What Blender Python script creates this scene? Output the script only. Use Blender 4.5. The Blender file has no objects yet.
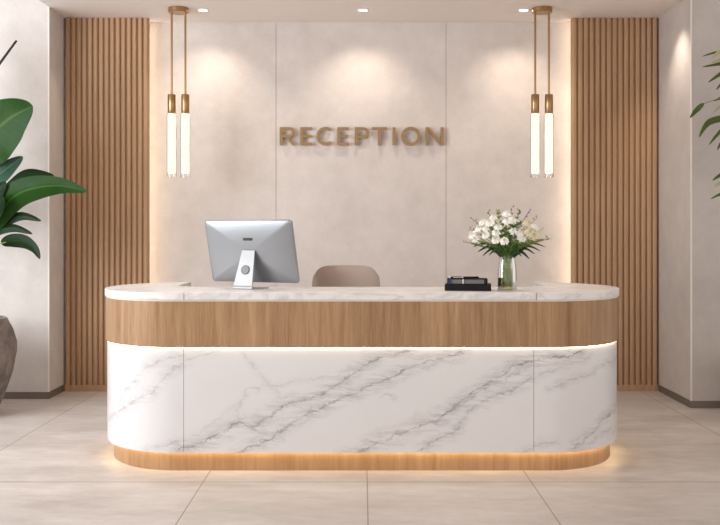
import bpy, bmesh, math, random
from mathutils import Vector, Matrix
random.seed(7)
S = bpy.context.scene
C = S.collection
PI = math.pi
F, H, HX, HY = 960.0, 1.43, 362.0, 235.0          # focal length in px, eye height, vanishing point

def at(px, py, Y):                                   # photo pixel at depth Y -> place in the room
    return Vector(((px - HX) * Y / F, Y, H - (py - HY) * Y / F))

# ------------------------------------------------------------------ materials
class NT:
    def __init__(s, name):
        s.m = bpy.data.materials.new(name); s.m.use_nodes = True
        s.t = s.m.node_tree; s.t.nodes.clear()
        s.out = s.n('ShaderNodeOutputMaterial')
    def n(s, typ, **kw):
        nd = s.t.nodes.new(typ)
        for k, v in kw.items(): setattr(nd, k, v)
        return nd
    def l(s, a, b): s.t.links.new(a, b)
    def inp(s, sock, v):
        if hasattr(v, 'links') or isinstance(v, bpy.types.NodeSocket): s.l(v, sock)
        else: sock.default_value = v
    def math(s, op, a, b=None, c=None, clamp=False):
        nd = s.n('ShaderNodeMath', operation=op); nd.use_clamp = clamp
        s.inp(nd.inputs[0], a)
        if b is not None: s.inp(nd.inputs[1], b)
        if c is not None: s.inp(nd.inputs[2], c)
        return nd.outputs[0]
    def vmath(s, op, a, b=None, scale=None):
        nd = s.n('ShaderNodeVectorMath', operation=op)
        s.inp(nd.inputs[0], a)
        if b is not None: s.inp(nd.inputs[1], b)
        if scale is not None: s.inp(nd.inputs['Scale'], scale)
        return nd.outputs['Value'] if op in ('DOT_PRODUCT', 'LENGTH', 'DISTANCE') else nd.outputs[0]
    def noise(s, vec, scale, detail=4, rough=.55, color=False, dist=0):
        nd = s.n('ShaderNodeTexNoise'); s.l(vec, nd.inputs['Vector'])
        nd.inputs['Scale'].default_value = scale; nd.inputs['Detail'].default_value = detail
        nd.inputs['Roughness'].default_value = rough; nd.inputs['Distortion'].default_value = dist
        return nd.outputs['Color'] if color else nd.outputs['Fac']
    def rng(s, v, a, b, c=0., d=1., smooth=False):
        nd = s.n('ShaderNodeMapRange'); nd.clamp = True
        if smooth: nd.interpolation_type = 'SMOOTHSTEP'
        s.l(v, nd.inputs[0])
        for i, x in enumerate((a, b, c, d)): nd.inputs[i + 1].default_value = x
        return nd.outputs[0]
    def mix(s, f, a, b):
        nd = s.n('ShaderNodeMix', data_type='RGBA')
        s.inp(nd.inputs[0], f)
        for sock, v in ((nd.inputs[6], a), (nd.inputs[7], b)):
            s.inp(sock, v if not isinstance(v, tuple) else (*v[:3], 1))
        return nd.outputs[2]
    def coord(s, which='Object', scale=None, loc=None):
        tc = s.n('ShaderNodeTexCoord').outputs[which]
        if scale is None and loc is None: return tc
        mp = s.n('ShaderNodeMapping'); s.l(tc, mp.inputs[0])
        if scale: mp.inputs['Scale'].default_value = scale
        if loc: mp.inputs['Location'].default_value = loc
        return mp.outputs[0]
    def pbr(s, color, rough=.5, metal=0., spec=.5, bump=None, bstr=.1, bdist=.01, **kw):
        p = s.n('ShaderNodeBsdfPrincipled')
        s.inp(p.inputs['Base Color'], color if not isinstance(color, tuple) else (*color[:3], 1))
        s.inp(p.inputs['Roughness'], rough); s.inp(p.inputs['Metallic'], metal)
        p.inputs['Specular IOR Level'].default_value = spec
        for k, v in kw.items(): s.inp(p.inputs[k.replace('_', ' ')], v)
        if bump is not None:
            b = s.n('ShaderNodeBump'); s.l(bump, b.inputs['Height'])
            b.inputs['Strength'].default_value = bstr; b.inputs['Distance'].default_value = bdist
            s.l(b.outputs[0], p.inputs['Normal'])
        s.l(p.outputs[0], s.out.inputs[0]); return s.m

def plain(name, col, rough=.5, metal=0., spec=.5, nscale=40, amt=.08, **kw):
    t = NT(name); v = t.coord()
    n = t.noise(v, nscale, 3)
    c = t.mix(n, tuple(x * (1 - amt) for x in col), tuple(min(1, x * (1 + amt)) for x in col))
    return t.pbr(c, rough, metal, spec, **kw)

def emit(name, col, strength):
    t = NT(name); e = t.n('ShaderNodeEmission')
    e.inputs[0].default_value = (*col, 1); e.inputs[1].default_value = strength
    t.l(e.outputs[0], t.out.inputs[0]); return t.m

def thin_glass(name, tint=(.97, .98, .97), gl=.35):
    t = NT(name)
    a = t.n('ShaderNodeBsdfTransparent'); a.inputs[0].default_value = (*tint, 1)
    g = t.n('ShaderNodeBsdfGlossy'); g.inputs['Roughness'].default_value = .04
    lw = t.n('ShaderNodeLayerWeight'); lw.inputs[0].default_value = gl
    f = t.rng(lw.outputs['Fresnel'], 0, 1, .02, .75)
    m = t.n('ShaderNodeMixShader'); t.l(f, m.inputs[0]); t.l(a.outputs[0], m.inputs[1]); t.l(g.outputs[0], m.inputs[2])
    t.l(m.outputs[0], t.out.inputs[0]); return t.m

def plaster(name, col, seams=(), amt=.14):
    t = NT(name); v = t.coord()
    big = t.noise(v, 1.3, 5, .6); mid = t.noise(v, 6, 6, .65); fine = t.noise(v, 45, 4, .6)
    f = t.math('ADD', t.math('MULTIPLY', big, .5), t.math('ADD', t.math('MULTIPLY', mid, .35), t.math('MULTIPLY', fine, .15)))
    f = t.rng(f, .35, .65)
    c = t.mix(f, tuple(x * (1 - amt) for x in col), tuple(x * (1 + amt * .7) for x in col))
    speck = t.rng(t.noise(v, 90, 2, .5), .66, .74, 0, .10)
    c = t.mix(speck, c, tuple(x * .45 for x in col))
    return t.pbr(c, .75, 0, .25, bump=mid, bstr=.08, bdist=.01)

def wood(name, dark, light, axes='Object', gu=26., gv=1.2, rough=.45, seam=None):
    t = NT(name)
    sc = (gu, gv, 1) if axes == 'UV' else (gu, gu, gv)
    v = t.coord(axes, scale=sc)
    a = t.noise(v, 1.0, 6, .62, dist=.4)
    v2 = t.coord(axes, scale=tuple(x * 6 for x in sc)); b = t.noise(v2, 1.0, 3, .6)
    v3 = t.coord(axes, scale=tuple(x * .16 for x in sc)); d = t.noise(v3, 1.0, 2, .5)
    f = t.math('ADD', t.math('MULTIPLY', a, .5), t.math('ADD', t.math('MULTIPLY', b, .2), t.math('MULTIPLY', d, .3)))
    f = t.rng(f, .36, .64)
    c = t.mix(f, dark, light)
    if seam:
        x = t.n('ShaderNodeSeparateXYZ'); t.l(t.coord('UV'), x.inputs[0])
        for u in seam:
            d = t.math('ABSOLUTE', t.math('SUBTRACT', x.outputs[0], u))
            c = t.mix(t.rng(d, .0010, .0025, .35, 0), c, tuple(q * .4 for q in dark))
    return t.pbr(c, rough, 0, .35, bump=a, bstr=.06, bdist=.003)

M = {}
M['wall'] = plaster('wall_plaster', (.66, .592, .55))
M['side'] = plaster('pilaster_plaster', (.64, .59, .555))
M['side_dimmed'] = plaster('dimmed_pilaster_plaster', (.55, .495, .455))  # darker copy of the pilaster plaster, weaker light put into its colour
M['ceil'] = plain('ceiling_paint', (.86, .79, .74), .85, amt=.02, nscale=3)
M['groove'] = plain('shadow_groove', (.36, .315, .285), .9)
M['joint'] = plain('grey_joint', (.34, .31, .29), .8)
M['metal_base'] = plain('bronze_baseboard', (.20, .165, .14), .45, .4)
M['slat'] = wood('slat_oak', (.37, .215, .115), (.52, .325, .185), gu=30, gv=1.0)
M['slat_back'] = wood('slat_backing_oak', (.40, .235, .13), (.50, .31, .18), gu=30, gv=1.)
M['brass'] = plain('brushed_brass', (.40, .25, .115), .30, 1., nscale=120, amt=.12)
M['letter'] = plain('gold_letter', (.31, .195, .092), .38, .85, nscale=60, amt=.15)
M['glass'] = thin_glass('clear_glass')
M['tube'] = emit('pendant_glow', (1., .88, .70), 1.3)
M['led'] = emit('warm_led', (1., .78, .50), 20.0)
M['led_floor'] = emit('amber_led', (1., .72, .38), 9.0)
M['led_wall'] = emit('cove_led', (1., .85, .66), 9.0)
M['lens'] = emit('downlight_lens', (1., .93, .82), 9.0)
M['white_trim'] = plain('white_trim', (.80, .76, .72), .5, amt=.02)
M['edge_highlight'] = plain('corner_highlight', (.80, .74, .69), .5, amt=.02)  # highlight on the wall corners, put into a pale colour
M['cream'] = plain('cream_reveal', (.80, .70, .56), .5, amt=.03)
M['alu'] = plain('silver_aluminium', (.33, .34, .36), .38, .8, nscale=200, amt=.03)
M['alu_light'] = plain('pale_aluminium', (.44, .44, .45), .45, .2, nscale=200, amt=.02)
M['hole'] = plain('grey_hole', (.20, .20, .21), .5)
M['dark_metal'] = plain('dark_grey_metal', (.07, .07, .075), .4, .5)
M['screen'] = plain('black_glass_screen', (.01, .01, .012), .08)
M['fabric'] = plain('taupe_fabric', (.36, .285, .245), .9, nscale=260, amt=.16, spec=.2)
M['chrome'] = plain('chrome', (.62, .62, .62), .2, 1.)
M['black'] = plain('black_cover', (.008, .007, .007), .55, spec=.2, nscale=80, amt=.2)
M['black2'] = plain('charcoal_cover', (.012, .011, .012), .55, spec=.2, nscale=80, amt=.2)
M['brown_edge'] = plain('brown_edge', (.16, .10, .08), .6)
M['pages'] = plain('grey_pages', (.17, .165, .165), .7, nscale=300, amt=.25)
M['silver'] = plain('silver_clip', (.80, .79, .77), .25, .7)
M['navy'] = plain('navy_ribbon', (.02, .03, .10), .6)
M['petal'] = plain('white_petal', (.92, .91, .85), .7, nscale=60, amt=.06, spec=.2)
M['petal_y'] = plain('cream_yellow_petal', (.80, .74, .44), .7, nscale=60, amt=.08, spec=.2)
M['flower_heart'] = plain('yellow_green_flower_heart', (.55, .52, .18), .8, nscale=90, amt=.2)
M['stem'] = plain('green_stem', (.22, .33, .05), .5, nscale=30, amt=.3)
M['sprig'] = plain('sprig_leaf', (.07, .15, .03), .5, nscale=40, amt=.4)
M['sprig_pale'] = plain('pale_sprig_leaf', (.20, .25, .07), .55, nscale=40, amt=.35)
M['blade'] = plain('dark_blade_leaf', (.022, .065, .018), .42, nscale=30, amt=.35)
M['bud'] = plain('pale_bud', (.50, .46, .24), .7, nscale=60, amt=.2)
M['twig'] = plain('brown_twig', (.13, .085, .05), .7)
M['soil'] = plain('dark_soil', (.02, .014, .01), .95, nscale=60, amt=.5)
M['bark'] = plain('dark_bark', (.022, .018, .016), .7, nscale=50, amt=.3)
M['palm_stem'] = plain('palm_stem', (.16, .20, .07), .6, nscale=30, amt=.2)

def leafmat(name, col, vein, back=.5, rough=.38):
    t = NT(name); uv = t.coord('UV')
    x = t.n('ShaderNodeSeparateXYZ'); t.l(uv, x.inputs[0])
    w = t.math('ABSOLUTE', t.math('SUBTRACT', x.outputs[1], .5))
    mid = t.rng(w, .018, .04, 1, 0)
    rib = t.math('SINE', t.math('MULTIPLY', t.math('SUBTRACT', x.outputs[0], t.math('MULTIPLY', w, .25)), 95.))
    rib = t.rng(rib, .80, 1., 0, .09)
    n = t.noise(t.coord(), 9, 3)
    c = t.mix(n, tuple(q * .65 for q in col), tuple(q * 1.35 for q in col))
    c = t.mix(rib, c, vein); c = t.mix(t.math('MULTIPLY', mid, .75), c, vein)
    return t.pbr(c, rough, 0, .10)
M['leaf'] = leafmat('broad_leaf_green', (.012, .045, .004), (.05, .11, .018))
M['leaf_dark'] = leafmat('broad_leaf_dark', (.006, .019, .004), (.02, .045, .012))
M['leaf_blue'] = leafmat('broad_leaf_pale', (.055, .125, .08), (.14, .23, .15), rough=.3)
M['palm'] = leafmat('palm_leaf_green', (.07, .11, .025), (.14, .19, .06))
M['palm_pale'] = leafmat('palm_leaf_pale', (.42, .42, .22), (.5, .5, .3))

# pot: coarse brown-grey concrete
t = NT('pot_concrete'); v = t.coord()
f = t.rng(t.noise(v, 7, 7, .68), .35, .65)
c = t.mix(f, (.13, .108, .098), (.29, .25, .225))
c = t.mix(t.rng(t.noise(v, 40, 3, .6), .62, .72, 0, .5), c, (.32, .28, .25))
M['pot'] = t.pbr(c, .7, 0, .35, bump=t.noise(v, 22, 6, .6), bstr=.25, bdist=.01)

# floor: large stone-look tiles
t = NT('floor_tiles'); v = t.coord()
x = t.n('ShaderNodeSeparateXYZ'); t.l(v, x.inputs[0])
vs = t.coord(scale=(1., 2.6, 1.))
f = t.math('ADD', t.math('MULTIPLY', t.noise(vs, 1.1, 6, .62), .6), t.math('MULTIPLY', t.noise(vs, 5.5, 6, .7), .4))
f = t.rng(f, .36, .64)
c = t.mix(f, (.42, .37, .34), (.60, .55, .515))
c = t.mix(t.rng(t.noise(vs, 16, 5, .7), .58, .75, 0, .35), c, (.34, .285, .245))
lines = None
def addline(lines, d, w):
    g = t.rng(d, w * .5, w, 1, 0)
    return g if lines is None else t.math('MAXIMUM', lines, g)
for gx in (-3.9, -2.40, -.92, .03, .98, 2.55, 4.0):
    lines = addline(lines, t.math('ABSOLUTE', t.math('SUBTRACT', x.outputs[0], gx)), .0042)
for gy in (3.66, 5.56):
    lines = addline(lines, t.math('ABSOLUTE', t.math('SUBTRACT', x.outputs[1], gy)), .007)
c = t.mix(t.math('MULTIPLY', lines, .9), c, (.20, .165, .14))
M['floor'] = t.pbr(c, t.rng(f, 0, 1, .42, .55), 0, .32, bump=lines, bstr=-.2, bdist=.003)

# ------------------------------------------------------------------ mesh helpers
class MB:
    def __init__(s): s.v = []; s.f = []; s.uv = {}
    def add(s, verts, faces, uvs=None):
        o = len(s.v); s.v += [tuple(p) for p in verts]
        s.f += [tuple(i + o for i in f) for f in faces]
        if uvs:
            for i, u in enumerate(uvs): s.uv[i + o] = u
        return s
    def box(s, a, b, rot=None, origin=None):
        (x0, y0, z0), (x1, y1, z1) = a, b
        vs = [Vector(p) for p in ((x0,y0,z0),(x1,y0,z0),(x1,y1,z0),(x0,y1,z0),(x0,y0,z1),(x1,y0,z1),(x1,y1,z1),(x0,y1,z1))]
        if rot is not None: vs = [rot @ p for p in vs]
        if origin is not None: vs = [p + Vector(origin) for p in vs]
        return s.add(vs, [(0,3,2,1),(4,5,6,7),(0,1,5,4),(1,2,6,5),(2,3,7,6),(3,0,4,7)])
    def prism(s, poly, z0, z1):                     # poly counter-clockwise seen from +z
        n = len(poly)
        vs = [(p[0], p[1], z0) for p in poly] + [(p[0], p[1], z1) for p in poly]
        fs = [tuple(range(n - 1, -1, -1)), tuple(range(n, 2 * n))]
        fs += [(i, (i + 1) % n, n + (i + 1) % n, n + i) for i in range(n)]
        return s.add(vs, fs)
    def lathe(s, prof, n=32, origin=(0,0,0), caps=True):
        vs = []; fs = []
        for r, z in prof:
            for k in range(n):
                a = 2 * PI * k / n; vs.append((origin[0] + r * math.cos(a), origin[1] + r * math.sin(a), origin[2] + z))
        for j in range(len(prof) - 1):
            for k in range(n):
                fs.append((j*n+k, j*n+(k+1)%n, (j+1)*n+(k+1)%n, (j+1)*n+k))
        if caps:
            fs.append(tuple(range(n - 1, -1, -1))); fs.append(tuple(range((len(prof)-1)*n, len(prof)*n)))
        return s.add(vs, fs)
    def tube(s, pts, radii, n=8):
        pts = [Vector(p) for p in pts]
        if not hasattr(radii, '__len__'): radii = [radii] * len(pts)
        vs = []; fs = []
        for i, p in enumerate(pts):
            d = (pts[min(i+1, len(pts)-1)] - pts[max(i-1, 0)]).normalized()
            up = Vector((0,0,1)) if abs(d.z) < .95 else Vector((0,1,0))
            a = d.cross(up).normalized(); b = d.cross(a).normalized()
            for k in range(n):
                an = 2*PI*k/n; vs.append(p + (a*math.cos(an) + b*math.sin(an)) * radii[i])
        for i in range(len(pts)-1):
            for k in range(n): fs.append((i*n+k, i*n+(k+1)%n, (i+1)*n+(k+1)%n, (i+1)*n+k))
        fs.append(tuple(range(n-1,-1,-1))); fs.append(tuple(range((len(pts)-1)*n, len(pts)*n)))
        return s.add(vs, fs)
    def build(s, name, mat, parent=None, smooth=False, bevel=0, angle=None, origin=None):
        me = bpy.data.meshes.new(name)
        vv = s.v if origin is None else [(p[0]-origin[0], p[1]-origin[1], p[2]-origin[2]) for p in s.v]
        me.from_pydata(vv, [], s.f)
        if s.uv:
            l = me.uv_layers.new(name='UVMap')
            for lp in me.loops: l.data[lp.index].uv = s.uv.get(lp.vertex_index, (0, 0))
        bm = bmesh.new(); bm.from_mesh(me); bmesh.ops.recalc_face_normals(bm, faces=bm.faces); bm.to_mesh(me); bm.free()
        me.materials.append(mat if not isinstance(mat, str) else M[mat])
        o = bpy.data.objects.new(name, me); C.objects.link(o)
        if origin is not None: o.location = origin
        if parent: o.parent = parent
        if bevel:
            b = o.modifiers.new('bevel', 'BEVEL'); b.width = bevel; b.segments = 2; b.limit_method = 'ANGLE'; b.angle_limit = math.radians(40)
        if smooth:
            for p in me.polygons: p.use_smooth = True
            if angle:
                me.set_sharp_from_angle(angle=math.radians(angle))
        return o

def tag(o, label=None, cat=None, group=None, kind=None):
    for k, v in (('label', label), ('category', cat), ('group', group), ('kind', kind)):
        if v: o[k] = v
    return o
def thing(name, loc, label, cat, group=None, rz=0):
    o = bpy.data.objects.new(name, None); C.objects.link(o); o.location = loc; o.rotation_euler = (0, 0, rz)
    o.empty_display_size = .1
    return tag(o, label, cat, group)
def struct(name, mb, mat, **kw): return tag(mb.build(name, mat, **kw), kind='structure')
def part(mb, name, mat, root, **kw):                 # verts given in world space, root unrotated
    ro = Vector(root.location); p = root.parent
    while p: ro = ro + Vector(p.location); p = p.parent
    mb.v = [tuple(Vector(q) - ro) for q in mb.v]
    return mb.build(name, mat, root, **kw)
def catmull(P, n=6):
    P = [Vector(p) for p in P]; out = []
    for i in range(len(P) - 1):
        p0, p1, p2, p3 = P[max(i-1,0)], P[i], P[i+1], P[min(i+2, len(P)-1)]
        for k in range(n):
            u = k / n
            out.append(.5*((2*p1) + (p2-p0)*u + (2*p0-5*p1+4*p2-p3)*u*u + (3*p1-p0-3*p2+p3)*u**3))
    out.append(P[-1]); return out
def leaf_mb(path, width, roll=0., fold=.25, tipw=.0, shape=.8, n=6, wave=.0, mb=None, view=Vector((0,1,0))):
    """blade along path; width direction lies across the path, rolled about it"""
    pts = catmull(path, n); N = len(pts); W = 6
    vs = []; fs = []; uv = []
    for i, p in enumerate(pts):
        d = (pts[min(i+1,N-1)] - pts[max(i-1,0)]).normalized()
        s = d.cross(view)
        s = s.normalized() if s.length > 1e-4 else Vector((1,0,0))
        nn = s.cross(d).normalized()
        s2 = s*math.cos(roll) + nn*math.sin(roll); n2 = nn*math.cos(roll) - s*math.sin(roll)
        u = i/(N-1)
        w = width*.5*(math.sin(PI*min(1, u**shape))**.75 if 0 < u < 1 else .0) + .0008
        for k in range(W+1):
            q = k/W*2-1
            vs.append(p + s2*w*q + n2*(abs(q)*w*fold + wave*w*math.sin(u*14+q*2)*abs(q)))
            uv.append((u, k/W))
    for i in range(N-1):
        for k in range(W): fs.append((i*(W+1)+k, i*(W+1)+k+1, (i+1)*(W+1)+k+1, (i+1)*(W+1)+k))
    return (mb or MB()).add(vs, fs, uv)

# ------------------------------------------------------------------ the room
CE, WY, WX, WR = 3.42, 8.98, 2.735, 2.72
LY, RY = 8.38, 7.93                                # front faces of the two side walls
struct('floor', MB().box((-6, .5, -.1), (6, WY+.2, 0)), 'floor')
b = MB()
panels = (-WX, -.804, .786, WX)
for i in range(3):
    b.box((panels[i] + (.002 if i else 0), WY, 0), (panels[i+1] - (.002 if i < 2 else 0), WY+.1, CE))
wb = struct('wall_back', b, 'wall')
struct('trim_1', MB().box((-.806, WY+.006, 0), (-.802, WY+.05, CE)), 'groove')
struct('trim_2', MB().box((.784, WY+.006, 0), (.788, WY+.05, CE)), 'groove')
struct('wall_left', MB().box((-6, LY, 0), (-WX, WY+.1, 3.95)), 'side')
struct('wall_right', MB().box((WR, RY, 0), (6, WY+.1, 3.95)), 'side_dimmed')
for nm, x, y in (('trim_4', -WX, LY), ('trim_5', WR, RY)):       # pale strips that paint the bright edge highlight along both wall corners
    struct(nm, MB().box((x-.006, y-.004, .06), (x+.006, y+.006, 3.95)), 'edge_highlight')
struct('ceiling', MB().box((-WX, .5, CE), (WX, WY+.1, CE+.12)), 'ceil')
struct('trim_3', MB().box((-6, .5, 3.95), (6, WY+.1, 4.05)), 'ceil')      # the higher ceiling beside the dropped one
def baseboard(name, x0, x1, y):
    s = -1 if x0 < 0 else 1
    b = MB().box((x0, y-.006, 0), (x1, y, .06))
    xe = x1 if s < 0 else x0
    b.box((min(xe, xe-s*.006), y-.006, 0), (max(xe, xe-s*.006), WY-.205, .06))
    struct(name, b, 'metal_base')
baseboard('baseboard_left', -6, -WX, LY)
baseboard('baseboard_right', WR, 6, RY)

# slatted oak panels either side, with a light strip behind their inner edges
def slat_panel(x0, x1, label, inner):
    y0 = WY - .17
    t = thing('slatted_wall_panel', ((x0+x1)/2, y0, 0), label, 'wall panel', 'slatted oak panels')
    part(MB().box((x0, y0, 0), (x1, y0+.035, CE-.002)), 'backing_board', 'slat_back', t)
    n = 15; p = (x1-x0)/n; b = MB()
    for i in range(n):
        a = x0 + i*p + p*.07; w = p*.86
        b.prism([(a, y0), (a+.004, y0-.018), (a+.012, y0-.026), (a+w-.012, y0-.026), (a+w-.004, y0-.018), (a+w, y0)], .058, CE-.002)
    part(b, 'slats', 'slat', t)
    part(MB().box((x0, y0-.030, 0), (x1, y0, .058)), 'skirting', 'slat', t)
    s = 1 if inner == x1 else -1
    part(MB().box((min(inner-s*.06, inner-s*.03), y0+.035, .02), (max(inner-s*.06, inner-s*.03), y0+.05, CE-.02)), 'light_strip', 'led_wall', t)
slat_panel(-2.72, -1.957, 'oak slatted wall panel at left, behind the big leafy plant', -1.957)
slat_panel(1.922, 2.71, 'oak slatted wall panel at right, beside the right wall', 1.922)

# ------------------------------------------------------------------ reception desk
CX, CYd, R0, RD = 1.130, 6.44, .56, .66
def outline(off, n=72, a_tip=103.3):
    """polyline round the outside of the desk from back left tip to back right tip, with running length from the centre"""
    R = R0 + off; Rd = RD + off; pts = []
    a0, a1 = math.radians(a_tip), math.radians(270)
    for i in range(n+1):
        a = a0 + (a1-a0)*i/n; pts.append((-CX + R*math.cos(a), CYd + Rd*math.sin(a)))
    for i in range(1, 24): pts.append((-CX + 2*CX*i/24, CYd - Rd))
    for i in range(n+1):
        a = a1 + (a1-a0)*i/n; pts.append((CX + R*math.cos(a), CYd + Rd*math.sin(a)))
    u = [0]
    for p, q in zip(pts, pts[1:]): u.append(u[-1] + math.hypot(q[0]-p[0], q[1]-p[1]))
    return pts, [x - u[-1]/2 for x in u]
def cut(pts, us, ua, ub):
    def ip(u):
        for i in range(len(us)-1):
            if us[i] <= u <= us[i+1]:
                k = (u-us[i])/(us[i+1]-us[i]); return (pts[i][0]+(pts[i+1][0]-pts[i][0])*k, pts[i][1]+(pts[i+1][1]-pts[i][1])*k)
        return pts[0] if u < us[0] else pts[-1]
    P = [ip(ua)] + [p for p, u in zip(pts, us) if ua < u < ub] + [ip(ub)]
    U = [ua] + [u for u in us if ua < u < ub] + [ub]
    return P, U
def ribbon(off, thick, z0, z1, ua=-9, ub=9):
    """solid band following the desk outline"""
    o, uo = outline(off); i_, ui = outline(off - thick)
    r = list(zip(o, i_, uo)); r = [q for q in r if ua <= q[2] <= ub]
    if ua > -8:
        for uu, pos in ((ua, 0), (ub, len(r))):
            po = cut(o, uo, uu, uu+1e-5)[0][0]
            # inner point straight behind: move along the normal
            d = 1e-3; q = cut(o, uo, uu-d, uu+d)[0]; tx, ty = q[-1][0]-q[0][0], q[-1][1]-q[0][1]; L = math.hypot(tx, ty)
            pi_ = (po[0]-ty/L*thick, po[1]+tx/L*thick)
            if uo[0] < uu < uo[-1]: r.insert(0 if pos == 0 else len(r), (po, pi_, uu))
    vs = []; uv = []; fs = []
    for a, b_, u in r:
        vs += [(a[0],a[1],z0), (a[0],a[1],z1), (b_[0],b_[1],z1), (b_[0],b_[1],z0)]
        uv += [(u, z0), (u, z1), (u, z1), (u, z0)]
    for k in range(len(r)-1):
        for j in range(4): fs.append((4*k+j, 4*k+(j+1)%4, 4*k+4+(j+1)%4, 4*k+4+j))
    fs.append((0,1,2,3)); e = 4*(len(r)-1); fs.append((e,e+1,e+2,e+3))
    return MB().add(vs, fs, uv)
def strip(offa, za, offb, zb):
    o, uo = outline(offa); i_, _ = outline(offb)
    vs = []; fs = []
    for a, b_ in zip(o, i_): vs += [(a[0],a[1],za), (b_[0],b_[1],zb)]
    for k in range(len(o)-1): fs.append((2*k, 2*k+1, 2*k+3, 2*k+2))
    return MB().add(vs, fs)

Z_MB, Z_BB, Z_BT, Z_CT = .116, .752, 1.030, 1.084
MARB = -.0075
def uvat(px, py):                                     # where on the desk front a vein runs (length along the front, height)
    o, uo = outline(MARB); best = None
    for k in range(len(o)-1):
        for s in range(12):
            q = s/12; X = o[k][0]+(o[k+1][0]-o[k][0])*q; Y = o[k][1]+(o[k+1][1]-o[k][1])*q
            if Y > CYd + .05: continue
            e = abs(HX + X*F/Y - px)
            if best is None or e < best[0]: best = (e, uo[k]+(uo[k+1]-uo[k])*q, Y)
    return (best[1], H-(py-HY)*best[2]/F)
veins = [  # (strength, width, points)
 (1.0, .017, [(178,450),(184.4,448),(212.5,435),(238.7,423.7),(250,426.7),(283.7,406.9),(310,399.4),(343.7,380.6),(370,361.9),(384,354.4),(410,351)]),
 (.95, .017, [(240,452),(272.5,438.7),(291,423.7),(317.5,410.6),(345,396),(371,386),(393.7,375),(420,361.9),(459,352)]),
 (.7, .010, [(250,426.7),(265,434),(287.5,428)]),
 (.45, .007, [(244,352),(257.5,371),(283.7,403)]),
 (.42, .007, [(235,418),(237,408),(250,391.9),(276,386),(325,376.9),(352,373)]),
 (.40, .007, [(186,438),(216,420),(250,396)]),
 (.62, .013, [(112,432),(124.4,406.9),(152.5,391.9),(166,373),(180.6,361.9)]),
 (.5, .012, [(116,405),(124,395),(148.7,366),(182.5,354.4)]),
 (.5, .009, [(145,451),(175,444),(186,441)]),
 (.55, .010, [(182,362),(201,354),(214,350)]),
 (.55, .010, [(338,453),(356,446),(372,441)]),
 (1.0, .018, [(355,453),(378.7,440.6),(408.7,431),(435,421.9),(461,401),(483.7,388),(510,369.4),(536,361),(560,358),(580,349)]),
 (.8, .014, [(420,448),(450,435),(468.7,410.6),(502.5,391.9),(530.6,381)]),
 (.8, .014, [(455,408),(475,397),(492,384),(520,374)]),
 (.6, .010, [(548,392),(556,386),(573.7,378.7),(600,363.7),(612,350)]),
 (.5, .009, [(540,376),(565,366),(590,352)]),
 (.85, .015, [(574,449),(592.5,435),(603.7,418),(614,395),(618,385)]),
 (.6, .010, [(588,446),(600,434),(612,414)]),
 (.5, .010, [(519,453),(540,443),(556,440)]),
 (.45,.007, [(379,398),(386,394),(394,397)]), (.4,.007, [(412,420),(417,416)]), (.4,.006,[(488,409),(494,405)]),
]
t = NT('white_veined_marble'); uv = t.coord('UV')
n1 = t.vmath('SUBTRACT', t.noise(uv, 3.2, 3, .55, color=True), (.5,.5,.5))
n2 = t.vmath('SUBTRACT', t.noise(uv, 17, 6, .72, color=True), (.5,.5,.5))
p = t.vmath('ADD', uv, t.vmath('ADD', t.vmath('SCALE', n1, scale=.09), t.vmath('SCALE', n2, scale=.085)))
p = t.vmath('MULTIPLY', p, (1,1,0))
core = None; halo = None
for st, w, P in veins:                                # distance to each vein, by plain arithmetic nodes
    Q = [uvat(*q) for q in P]; dmin = None
    for a, b_ in zip(Q, Q[1:]):
        d = (b_[0]-a[0], b_[1]-a[1]); L2 = d[0]**2 + d[1]**2 + 1e-9
        pa = t.vmath('SUBTRACT', p, (a[0], a[1], 0))
        h = t.math('MINIMUM', t.math('MAXIMUM', t.vmath('DOT_PRODUCT', pa, (d[0]/L2, d[1]/L2, 0)), 0.), 1.)
        dist = t.vmath('LENGTH', t.vmath('SUBTRACT', pa, t.vmath('SCALE', (d[0], d[1], 0), scale=h)))
        dmin = dist if dmin is None else t.math('MINIMUM', dmin, dist)
    c1 = t.math('MAXIMUM', t.math('MULTIPLY_ADD', dmin, -st/(w*.5), st), 0.)
    c2 = t.math('MAXIMUM', t.math('MULTIPLY_ADD', dmin, -st*1.0/(w*4.4), st*1.0), 0.)
    core = c1 if core is None else t.math('MAXIMUM', core, c1)
    halo = c2 if halo is None else t.math('MAXIMUM', halo, c2)
brk = t.rng(t.noise(uv, 9, 4, .6), .34, .62, .25, 1)
mpn = t.n('ShaderNodeMapping'); t.l(t.vmath('ADD', uv, t.vmath('SCALE', n1, scale=.10)), mpn.inputs[0]); mpn.inputs['Rotation'].default_value = (0, 0, -.42); mpn.inputs['Scale'].default_value = (3.2, 21., 1.)
sv = mpn.outputs[0]
strand = t.math('ABSOLUTE', t.math('SUBTRACT', t.noise(sv, 1.0, 6, .68, dist=.5), .5))
strand = t.math('MAXIMUM', t.math('MULTIPLY_ADD', strand, -13., 1.), 0.)
brk2 = t.math('ADD', t.math('MULTIPLY', strand, .75), t.rng(t.noise(sv, 1.4, 7, .75), .42, .66, 0, .55))
clouds = t.rng(t.noise(uv, 2.2, 5, .6), .40, .70, 0, .16)
fac = t.math('ADD', t.math('MULTIPLY', t.math('MULTIPLY', core, brk), .60), t.math('MULTIPLY', t.math('MULTIPLY', halo, brk2), .50), clamp=True)
c = t.mix(clouds, (.725, .71, .71), (.60, .58, .585))
c = t.mix(fac, c, (.235, .215, .22))
M['marble'] = t.pbr(c, .22, 0, .45)

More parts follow.
